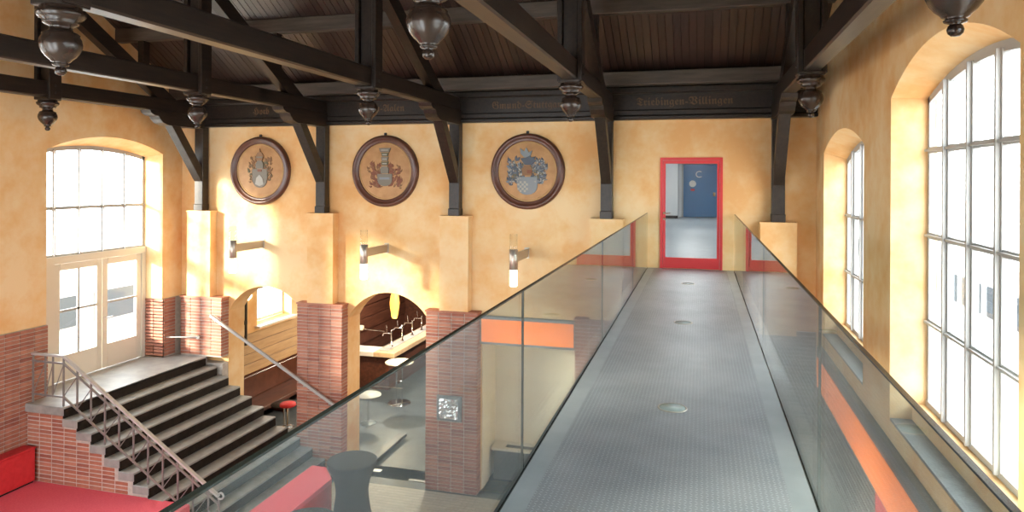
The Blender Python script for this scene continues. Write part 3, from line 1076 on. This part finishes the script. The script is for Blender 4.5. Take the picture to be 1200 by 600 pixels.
def shield(w, h, cz):
    pts = [(-w, cz + h * .5), (w, cz + h * .5), (w, cz)]
    for k in range(1, 8):
        a = k / 8 * PI
        pts.append((w * math.cos(a), cz - h * .5 * math.sin(a) ** .9))
    pts.append((-w, cz))
    return pts


CR = .765
cy = YB
crests = [(-9.55, 'round wooden crest with pale grey bell shaped shield, first beside the double door wall'),
          (-6.49, 'round wooden crest with tall grey tower crest over rust red mantling'),
          (-3.37, 'round wooden crest with blue grey mantling and chequered shield')]
for i, (x, lab) in enumerate(crests):
    z = E + .14
    o = thing('wall_crest', (x, cy, z - CR), lab, 'crest', 'round coats of arms on the back wall')
    c = (x, cy, z)
    frame_ring(o, c, CR)
    if i == 0:
        leafs(o, 'mantling', 'her_ochre', c, 3, 80, (.06, .27), (-.25, .28), size=(.04, .10))
        leafs(o, 'mantling_edge', 'her_green', c, 5, 60, (.08, .28), (-.22, .18), size=(.03, .08))
        flat(o, 'shield', 'her_grey', c, shield(.19, .42, -.17), t=.02)
        flat(o, 'shield_charge', 'her_white', c, [(-.11, -.30), (-.08, -.16), (0, -.08), (.08, -.16), (.11, -.30), (0, -.34)], -.056, .008)
        flat(o, 'shield_band', 'her_rust', c, [(-.05, -.02), (.05, -.02), (.06, .03), (-.06, .03)], -.056, .006)
        flat(o, 'helmet', 'her_grey', c, [(-.09, .05), (.09, .05), (.10, .16), (.05, .23), (-.05, .23), (-.10, .16)], t=.03)
        flat(o, 'crest_figure', 'her_ochre', c, [(-.06, .23), (.06, .23), (.10, .33), (.06, .40), (.02, .42), (0, .50), (-.02, .42), (-.06, .40), (-.10, .33)], t=.025)
        flat(o, 'crest_band', 'her_grey', c, [(-.08, .29), (.08, .29), (.08, .32), (-.08, .32)], -.061, .006)
    elif i == 1:
        leafs(o, 'mantling', 'her_rust', c, 11, 110, (.06, .34), (-.34, .12), size=(.05, .12))
        leafs(o, 'mantling_edge', 'her_ochre', c, 12, 70, (.06, .36), (-.36, .10), size=(.03, .09))
        flat(o, 'shield', 'her_grey', c, shield(.17, .26, -.19), t=.02)
        flat(o, 'shield_charge', 'her_lightblue', c, [(-.12, -.13), (.12, -.13), (.12, -.18), (-.12, -.18)], -.056, .006)
        flat(o, 'helmet', 'her_grey', c, [(-.09, -.05), (.09, -.05), (.10, .05), (.06, .10), (-.06, .10), (-.10, .05)], t=.03)
        for k in range(4):
            zz = .12 + k * .095
            w = .085 + (.05 if k == 3 else 0)
            flat(o, 'tower_stage', 'her_grey' if k % 2 else 'her_green', c, [(-w, zz + .085), (-w * .75, zz), (w * .75, zz), (w, zz + .085)], t=.028)
            flat(o, 'tower_band', 'her_white', c, [(-w * .6, zz + .03), (w * .6, zz + .03), (w * .6, zz + .05), (-w * .6, zz + .05)], -.064, .006)
    else:
        leafs(o, 'mantling', 'her_blue', c, 21, 120, (.06, .36), (-.26, .22), size=(.05, .12))
        leafs(o, 'mantling_edge', 'her_lightblue', c, 22, 110, (.06, .38), (-.26, .22), size=(.03, .09))
        leafs(o, 'mantling_lining', 'her_green', c, 23, 34, (.05, .30), (-.2, .12), size=(.05, .10))
        leafs(o, 'mantling_highlight', 'her_white', c, 24, 70, (.06, .38), (-.26, .22), size=(.025, .06), y0=-.046)
        flat(o, 'shield', 'her_lightblue', c, shield(.21, .36, -.29), t=.02)
        for r in range(5):
            for q in range(5):
                if (r + q) % 2:
                    flat(o, 'check', 'her_white', c, [(-.20 + q * .044, -.24 - r * .044), (-.156 + q * .044, -.24 - r * .044), (-.156 + q * .044, -.196 - r * .044), (-.20 + q * .044, -.196 - r * .044)], -.056, .006)
        flat(o, 'helmet', 'her_ochre', c, [(-.10, -.08), (.10, -.08), (.11, .05), (.06, .12), (-.06, .12), (-.11, .05)], t=.03)
        flat(o, 'helmet_band', 'her_rust', c, [(.0, -.04), (.09, -.04), (.09, .03), (.0, .03)], -.066, .006)
        flat(o, 'crest_figure', 'her_blue', c, [(-.04, .13), (.08, .13), (.20, .22), (.14, .24), (.17, .30), (.08, .28), (.06, .32), (-.02, .28), (-.14, .26), (-.10, .20)], t=.03)
        flat(o, 'crest_plume', 'her_lightblue', c, [(-.06, .28), (.06, .30), (.10, .42), (.03, .38), (-.02, .48), (-.06, .40), (-.15, .47), (-.14, .36)], t=.025)

# ------------------------------------------------------------------ wall lamps with long arms
LL = ['steel arm wall lamp nearest the double door, in bright sun', 'steel arm wall lamp between the two arches, below the tower crest', 'steel arm wall lamp above the orange sign, lower tube glowing']
for i, x in enumerate((-9.50, -6.46, -3.38)):
    z = E - 1.50
    o = thing('wall_lamp', (x, YB, z), LL[i], 'wall lamp', 'wall lamps on the back wall')
    yt = 12.47
    MB().box(x - .03, x + .03, yt + .06, YB - .012, z - .085, z + .085, .006).build('arm', 'steel_brushed', o)
    MB().box(x - .05, x + .05, YB - .014, YB, z - .11, z + .11, .004).build('wall_plate', 'steel_brushed', o)
    MB().lathe([(.075, -.19), (.082, -.185), (.082, .185), (.075, .19)], (x, yt, z - .02), 24).build('sleeve', 'steel_brushed', o)
    MB().lathe([(.072, .17), (.072, .48), (.066, .48), (.066, .17)], (x, yt, z - .02), 20, caps=False).build('upper_glass', 'lamp_glass', o)
    MB().lathe([(.064, -.50), (.072, -.49), (.072, -.19), (.06, -.18)], (x, yt, z - .02), 20).build('lower_tube', 'lamp_glow', o)

# ------------------------------------------------------------------ orange signs
o = thing('orange_sign', (-3.36, YB - .05, E - 3.36), 'orange light box sign over the cream recess', 'sign')
MB().box(-4.34, -2.36, YB - .10, YB + .05, E - 3.37, E - 2.80, .008).build('sign_case', 'steel_grey', o)
MB().box(-4.30, -2.40, YB - .112, YB - .10, E - 3.32, E - 2.86).build('sign_face', 'orange_lightbox', o)
o = thing('orange_sign', (XR - .05, 8.4, E - 3.5), 'long orange light box strip below the tall arched windows', 'sign')
MB().box(XR - .09, XR, 4.0, 12.75, E - 3.52, E - 2.83, .008).build('sign_case', 'steel_grey', o)
for a, b in ((9.6, 12.65), (6.6, 9.59), (4.05, 6.59)):
    MB().box(XR - .102, XR - .09, a, b, E - 3.48, E - 3.0).build('sign_face', 'orange_lightbox', o)
MB().box(XR - .06, XR - .02, 5.0, 8.75, 0.6, E - 3.56).build('red_wall_panel', 'red_cushion', label='dark red wall panel below the long orange sign strip', cat='panel')

# cream recess under the orange sign with heater cabinet
rc = MB()
rc.box(-4.40, -4.34, YB + .55, YB + 1.1, 0, E - 3.3).box(-2.36, -2.30, YB + .55, YB + 1.1, 0, E - 3.3).box(-4.40, -2.30, YB + 1.04, YB + 1.1, 0, E - 3.3)
rc.box(-4.40, -2.30, YB + .55, YB + 1.1, E - 3.36, E - 3.3)
rc.box(-4.335, -4.32, YB + .06, YB + .55, 0, E - 3.37).box(-2.38, -2.365, YB + .06, YB + .55, 0, E - 3.37)
rc.build('wall_recess', 'cream_plaster', kind='structure')
o = thing('heater_cabinet', (-3.3, YB + .8, 0), 'grey heater cabinet with slotted cream top in the recess below orange sign', 'cabinet')
MB().box(-4.25, -2.42, YB + .62, YB + 1.02, 0, .62).build('body', 'slate', o)
tp = MB()
tp.box(-4.29, -2.40, YB + .58, YB + .68, .621, .67).box(-4.29, -2.40, YB + .90, YB + 1.03, .621, .67).box(-4.29, -4.02, YB + .68, YB + .90, .621, .67).box(-2.7, -2.40, YB + .68, YB + .90, .621, .67)
tp.build('top', 'cream_lacquer', o)
MB().box(-4.02, -2.7, YB + .68, YB + .90, .6205, .64).build('slot_grille', 'iron_dark', o)

# silver relief panel on the third pillar
o = thing('relief_panel', (-4.90, YP - .02, 1.5), 'small square silver relief panel in a grey frame on the brick pillar', 'picture')
px, pz, py = -4.92, 1.72, YP - .015
MB().box(px - .27, px + .27, py - .04, py, pz - .26, pz + .26, .008).build('frame', 'steel_grey', o)
m = MB()
rnd = random.Random(4)
N = 9
for a in range(N):
    for b in range(N):
        x0 = px - .20 + a * .40 / N
        z0 = pz - .20 + b * .40 / N
        l = .40 / N * .92
        ys = [py - .045 - rnd.uniform(0, .035) for _ in range(4)]
        q = [(x0, z0), (x0 + l, z0), (x0 + l, z0 + l), (x0, z0 + l)]
        m.add([(p[0], y_, p[1]) for p, y_ in zip(q, ys)] + [(p[0], py - .03, p[1]) for p in q],
              [(0, 1, 2), (0, 2, 3), (0, 4, 5, 1), (1, 5, 6, 2), (2, 6, 7, 3), (3, 7, 4, 0)])
m.build('silver_relief', 'silver', o, kind='stuff')

# ------------------------------------------------------------------ red bench and draped tables on the hall floor
o = thing('red_box_bench', (-7.05, 10.5, 0), 'red box bench with a clipped corner at the foot of the stairs', 'bench')
top = [(-7.40, 8.6), (-6.72, 8.6), (-6.72, 11.72), (-7.10, 12.15), (-7.40, 12.15)]
MB().prism([(a, b, .05) for a, b in top], None, (0, 0, .56)).build('body', 'red_cushion', o)
MB().prism([(a, b, .612) for a, b in top], None, (0, 0, .09)).build('seat_pad', 'red_carpet', o)
MB().prism([(a * .99 - .07, b, 0) for a, b in top], None, (0, 0, .049)).build('plinth', 'dark_void', o)


def draped_table(x, y, zt, lab):
    o = thing('cocktail_table', (x, y, 0), lab, 'table', 'draped cocktail tables')
    z = zt
    MB().lathe([(.40, 0), (.39, .04), (.34, .25), (.305, .48), (.295, .62), (.32, .80), (.385, .98), (.44, z - .09), (.452, z - .03)], (x, y, 0), 40).build('stretch_cover', 'black_cloth', o)
    MB().lathe([(.452, z - .03), (.458, z - .01), (.45, z), (.43, z + .004), (.0, z + .004)], (x, y, 0), 40).build('top', 'black_cloth', o)
    for k in range(4):
        a = PI / 4 + k * PI / 2
        MB().lathe([(.03, 0), (.03, .02)], (x + .41 * math.cos(a), y + .41 * math.sin(a), 0), 10).build('foot', 'iron_dark', o)


draped_table(-6.20, 11.55, 1.18, 'black draped cocktail table standing just beyond the red box bench')
draped_table(-5.75, 9.3, 1.18, 'black draped cocktail table nearest the footbridge, mostly cut off')

# ------------------------------------------------------------------ bar room
MB().box(XL - .6, -1.5, 26.0, 26.2, 0, 4.3).build('wall_bar_back', 'bar_panel', kind='structure')
MB().box(-2.25, -1.5, YB + 1.1, 26.0, 0, 4.3).build('wall_bar_side', 'bar_panel', kind='structure')
MB().box(XL - .6, -1.5, YB + .55, 26.2, 4.2, 4.4).build('ceiling_bar', 'bar_panel', kind='structure')
# panelling of the bar room's end wall: tan below the window, dark planks beyond
pn = MB().box(XL, XL + .03, YB + .55, 26.0, 0, 2.2).build('wall_panelling', 'bar_panel', kind='structure')
for k in range(4):
    z0 = 1.15 + k * .27
    MB().box(XL + .03, XL + .06, 15.6, 18.8, z0, z0 + .255, .006).build('plank', 'tan_panel', pn)
for k in range(8):
    z0 = .5 + k * .44
    MB().box(XL + .03, XL + .075 + (.03 if k % 2 else 0), 18.85, 25.9, z0, z0 + .42, .01).build('plank', 'bar_panel' if k % 3 else 'medallion_wood', pn)
o = thing('bar_bench', (-11.2, 17.0, 0), 'dark wood bench along the wall under the bar room window', 'bench')
MB().box(XL + .08, -10.75, 14.6, 18.7, .42, .52, .01).build('seat', 'bar_panel', o)
MB().box(XL + .08, XL + .16, 14.6, 18.7, .53, 1.12, .01).build('backrest', 'medallion_wood', o)
for y in (14.7, 16.6, 18.6):
    MB().box(XL + .1, -10.85, y - .04, y + .04, 0, .419).build('leg', 'bar_panel', o)
# wall sconce on the plaster beside the window
o = thing('sconce', (XL, 15.75, 2.0), 'dark tall wall sconce with warm glowing head beside the bar room window', 'wall lamp')
MB().tube([(XL + .09, 15.75, 1.95), (XL + .09, 15.75, 3.15)], .035, 10).build('stem', 'iron_dark', o)
MB().lathe([(.03, 0), (.10, .08), (.12, .24), (.09, .40), (.0, .45)], (XL + .14, 15.75, 3.15), 16).build('shade', 'warm_bulb', o)
MB().box(XL, XL + .1, 15.70, 15.80, 2.5, 2.6).build('wall_bracket', 'iron_dark', o)

# L-shaped counter
o = thing('bar_counter', (-9.0, 20.0, 0), 'L-shaped bar counter with pale top behind the second arch', 'counter')
CH = 1.15
MB().box(-11.5, -9.05, 19.1, 19.55, 0, CH - .14).box(-9.5, -9.05, 19.55, 24.0, 0, CH - .14).build('front', 'bar_panel', o)
MB().box(-11.55, -9.5, 18.95, 19.65, CH - .139, CH, .012).build('worktop', 'counter_white', o)
MB().box(-9.5, -8.82, 18.95, 24.0, CH - .139, CH, .012).build('worktop', 'counter_wood', o)
MB().box(-9.42, -9.12, 19.2, 23.8, CH + .001, CH + .02, .004).build('drip_tray', 'steel_light', o)
for y, nm in ((19.7, 'nearest the counter corner'), (20.5, 'second from the counter corner'), (21.3, 'third from the counter corner'), (22.1, 'farthest from the counter corner')):
    q = thing('beer_tap', (-9.25, y, CH + .02), 'chrome beer tap on the bar counter, ' + nm, 'tap', 'beer taps')
    MB().lathe([(.05, 0), (.05, .02), (.025, .04), (.025, .46), (.03, .5), (.0, .51)], (-9.25, y, CH + .021), 14).build('column', 'chrome', q)
    MB().tube([(-9.25, y, CH + .42), (-9.52, y, CH + .42), (-9.55, y, CH + .33)], .02, 8).build('spout', 'chrome', q)
    MB().tube([(-9.40, y, CH + .44), (-9.42, y, CH + .66)], [.014, .024], 8).build('lever', 'chrome', q)
o = thing('overhead_rail', (-10.0, 19.1, 1.7), 'thin chrome rail with white box above the bar counter', 'rail')
MB().tube([(-11.55, 19.0, 1.88), (-9.15, 19.0, 1.80)], .018, 8).build('rod', 'chrome', o)
MB().box(-10.25, -9.85, 18.95, 19.05, 1.78, 1.92, .01).build('clip_box', 'counter_white', o)
MB().tube([(-10.2, 19.0, 1.78), (-10.2, 19.0, CH)], .014, 8).build('upright', 'chrome', o)

o = thing('pendant_lamp', (-8.63, 18.4, 2.3), 'amber spindle shaped glass pendant lamp above the bar', 'lamp')
MB().lathe([(.06, 0), (.085, .05), (.135, .35), (.14, .46), (.11, .66), (.075, .74)], (-8.50, 18.3, 2.36), 20).build('shade', 'amber_glass', o)
MB().tube([(-8.50, 18.3, 3.1), (-8.50, 18.3, 4.2)], .008, 6).build('cable', 'iron_dark', o)
MB().lathe([(.06, 0), (.05, .04), (.015, .07)], (-8.50, 18.3, 3.1), 14).build('cap', 'iron_dark', o)
ld = bpy.data.lights.new('pendant_bulb', 'POINT')
ld.energy = 90
ld.color = (1, .72, .35)
ld.shadow_soft_size = .12
lo = bpy.data.objects.new('pendant_bulb', ld)
lo.location = (-8.50, 18.3, 2.2)
COL.objects.link(lo)
for i, (x, y) in enumerate(((-6.5, 17.0), (-6.0, 22.0), (-10.2, 21.5))):  # unseen ceiling lights added to brighten the bar room
    q = thing('fill_spot', (x, y, 4.15), 'added round fill light on the bar room ceiling, ' + ('near the arches', 'over the open floor', 'behind the counter')[i], 'lamp', 'added bar room fill lights')
    MB().lathe([(.22, .05), (.22, .0), (.18, -.005)], (x, y, 4.15), 20).build('rim', 'steel_brushed', q)
    MB().lathe([(.18, -.012), (.0, -.013)], (x, y, 4.15), 20).build('diffuser', 'fill_glow', q)
    l = bpy.data.lights.new('fill_spot_bulb', 'AREA')
    l.shape = 'DISK'
    l.size = .34
    l.energy = 170
    l.color = (1, .9, .75)
    lo = bpy.data.objects.new('fill_spot_bulb', l)
    lo.location = (x, y, 4.13)
    COL.objects.link(lo)

# bar table, round tables
o = thing('bar_table', (-8.3, 18.25, 0), 'tall bar table with round cream top in front of the counter', 'table')
bx, by = -8.25, 18.1
MB().lathe([(.36, 1.13), (.40, 1.145), (.405, 1.165), (.39, 1.18), (.0, 1.18)], (bx, by, 0), 32).build('top', 'cream_lacquer', o)
for s_ in (-1, 1):
    MB().tube([(bx + s_ * .09, by, .03), (bx + s_ * .09, by, 1.13)], .02, 8).build('upright', 'chrome', o)
MB().lathe([(.33, 0), (.33, .015), (.30, .028), (.0, .03)], (bx, by, 0), 28).build('base', 'chrome', o)
MB().tube([(bx - .75, by, .42), (bx + .12, by, .42)], .018, 8).build('foot_rest', 'chrome', o)
MB().tube([(bx - .12, by, .62), (bx + .12, by, .62)], .015, 8).build('cross_bar', 'chrome', o)
for x, y, zt, mt, lab in ((-8.35, 16.4, .75, 'counter_white', 'small round white table just behind the second arch jamb'),
                          (-10.25, 15.5, .62, 'iron_dark', 'small round black table behind the handrail in the first arch')):
    o = thing('round_table', (x, y, 0), lab, 'table')
    MB().lathe([(.30, zt - .03), (.33, zt - .02), (.33, zt), (.0, zt + .001)], (x, y, 0), 28).build('top', mt, o)
    MB().tube([(x, y, .02), (x, y, zt - .03)], .03, 10).build('stem', 'chrome', o)
    MB().lathe([(.22, 0), (.22, .012), (.04, .03)], (x, y, 0), 24).build('base', 'steel_grey', o)
o = thing('red_stool', (-9.72, 14.85, 0), 'tall stool with round red seat behind the handrail in the first arch', 'stool')
MB().lathe([(.16, .80), (.19, .82), (.19, .87), (.16, .89), (.0, .895)], (-9.72, 14.85, 0), 24).build('seat', 'red_cushion', o)
MB().tube([(-9.72, 14.85, .02), (-9.72, 14.85, .80)], .025, 10).build('stem', 'chrome', o)
MB().lathe([(.20, 0), (.20, .012), (.03, .04)], (-9.72, 14.85, 0), 24).build('base', 'chrome', o)
MB().lathe([(.13, .29), (.145, .30), (.13, .31), (.115, .30), (.13, .29)], (-9.72, 14.85, 0), 20, caps=False).build('foot_ring', 'chrome', o)
o = thing('floor_bench', (-7.1, 14.8, 0), 'low dark plank lying on the grey floor inside the second arch', 'plank')
MB().box(-7.18, -6.95, 14.05, 15.7, .05, .12, .01).build('board', 'iron_dark', o)
for y in (14.3, 15.4):
    MB().box(-7.14, -6.99, y - .03, y + .03, 0, .049).build('batten', 'iron_dark', o)
MB().box(-6.98, -6.70, 13.72, 13.86, 0, .012, .003).build('floor_plate', 'counter_white', label='small white plate on the grey floor beside the dark plank', cat='floor plate')
MB().box(-5.95, -5.50, 13.52, 13.60, 0, .012, .003).build('floor_plate', 'counter_white', label='thin white strip on the grey floor at the silver-panel pillar', cat='floor plate')
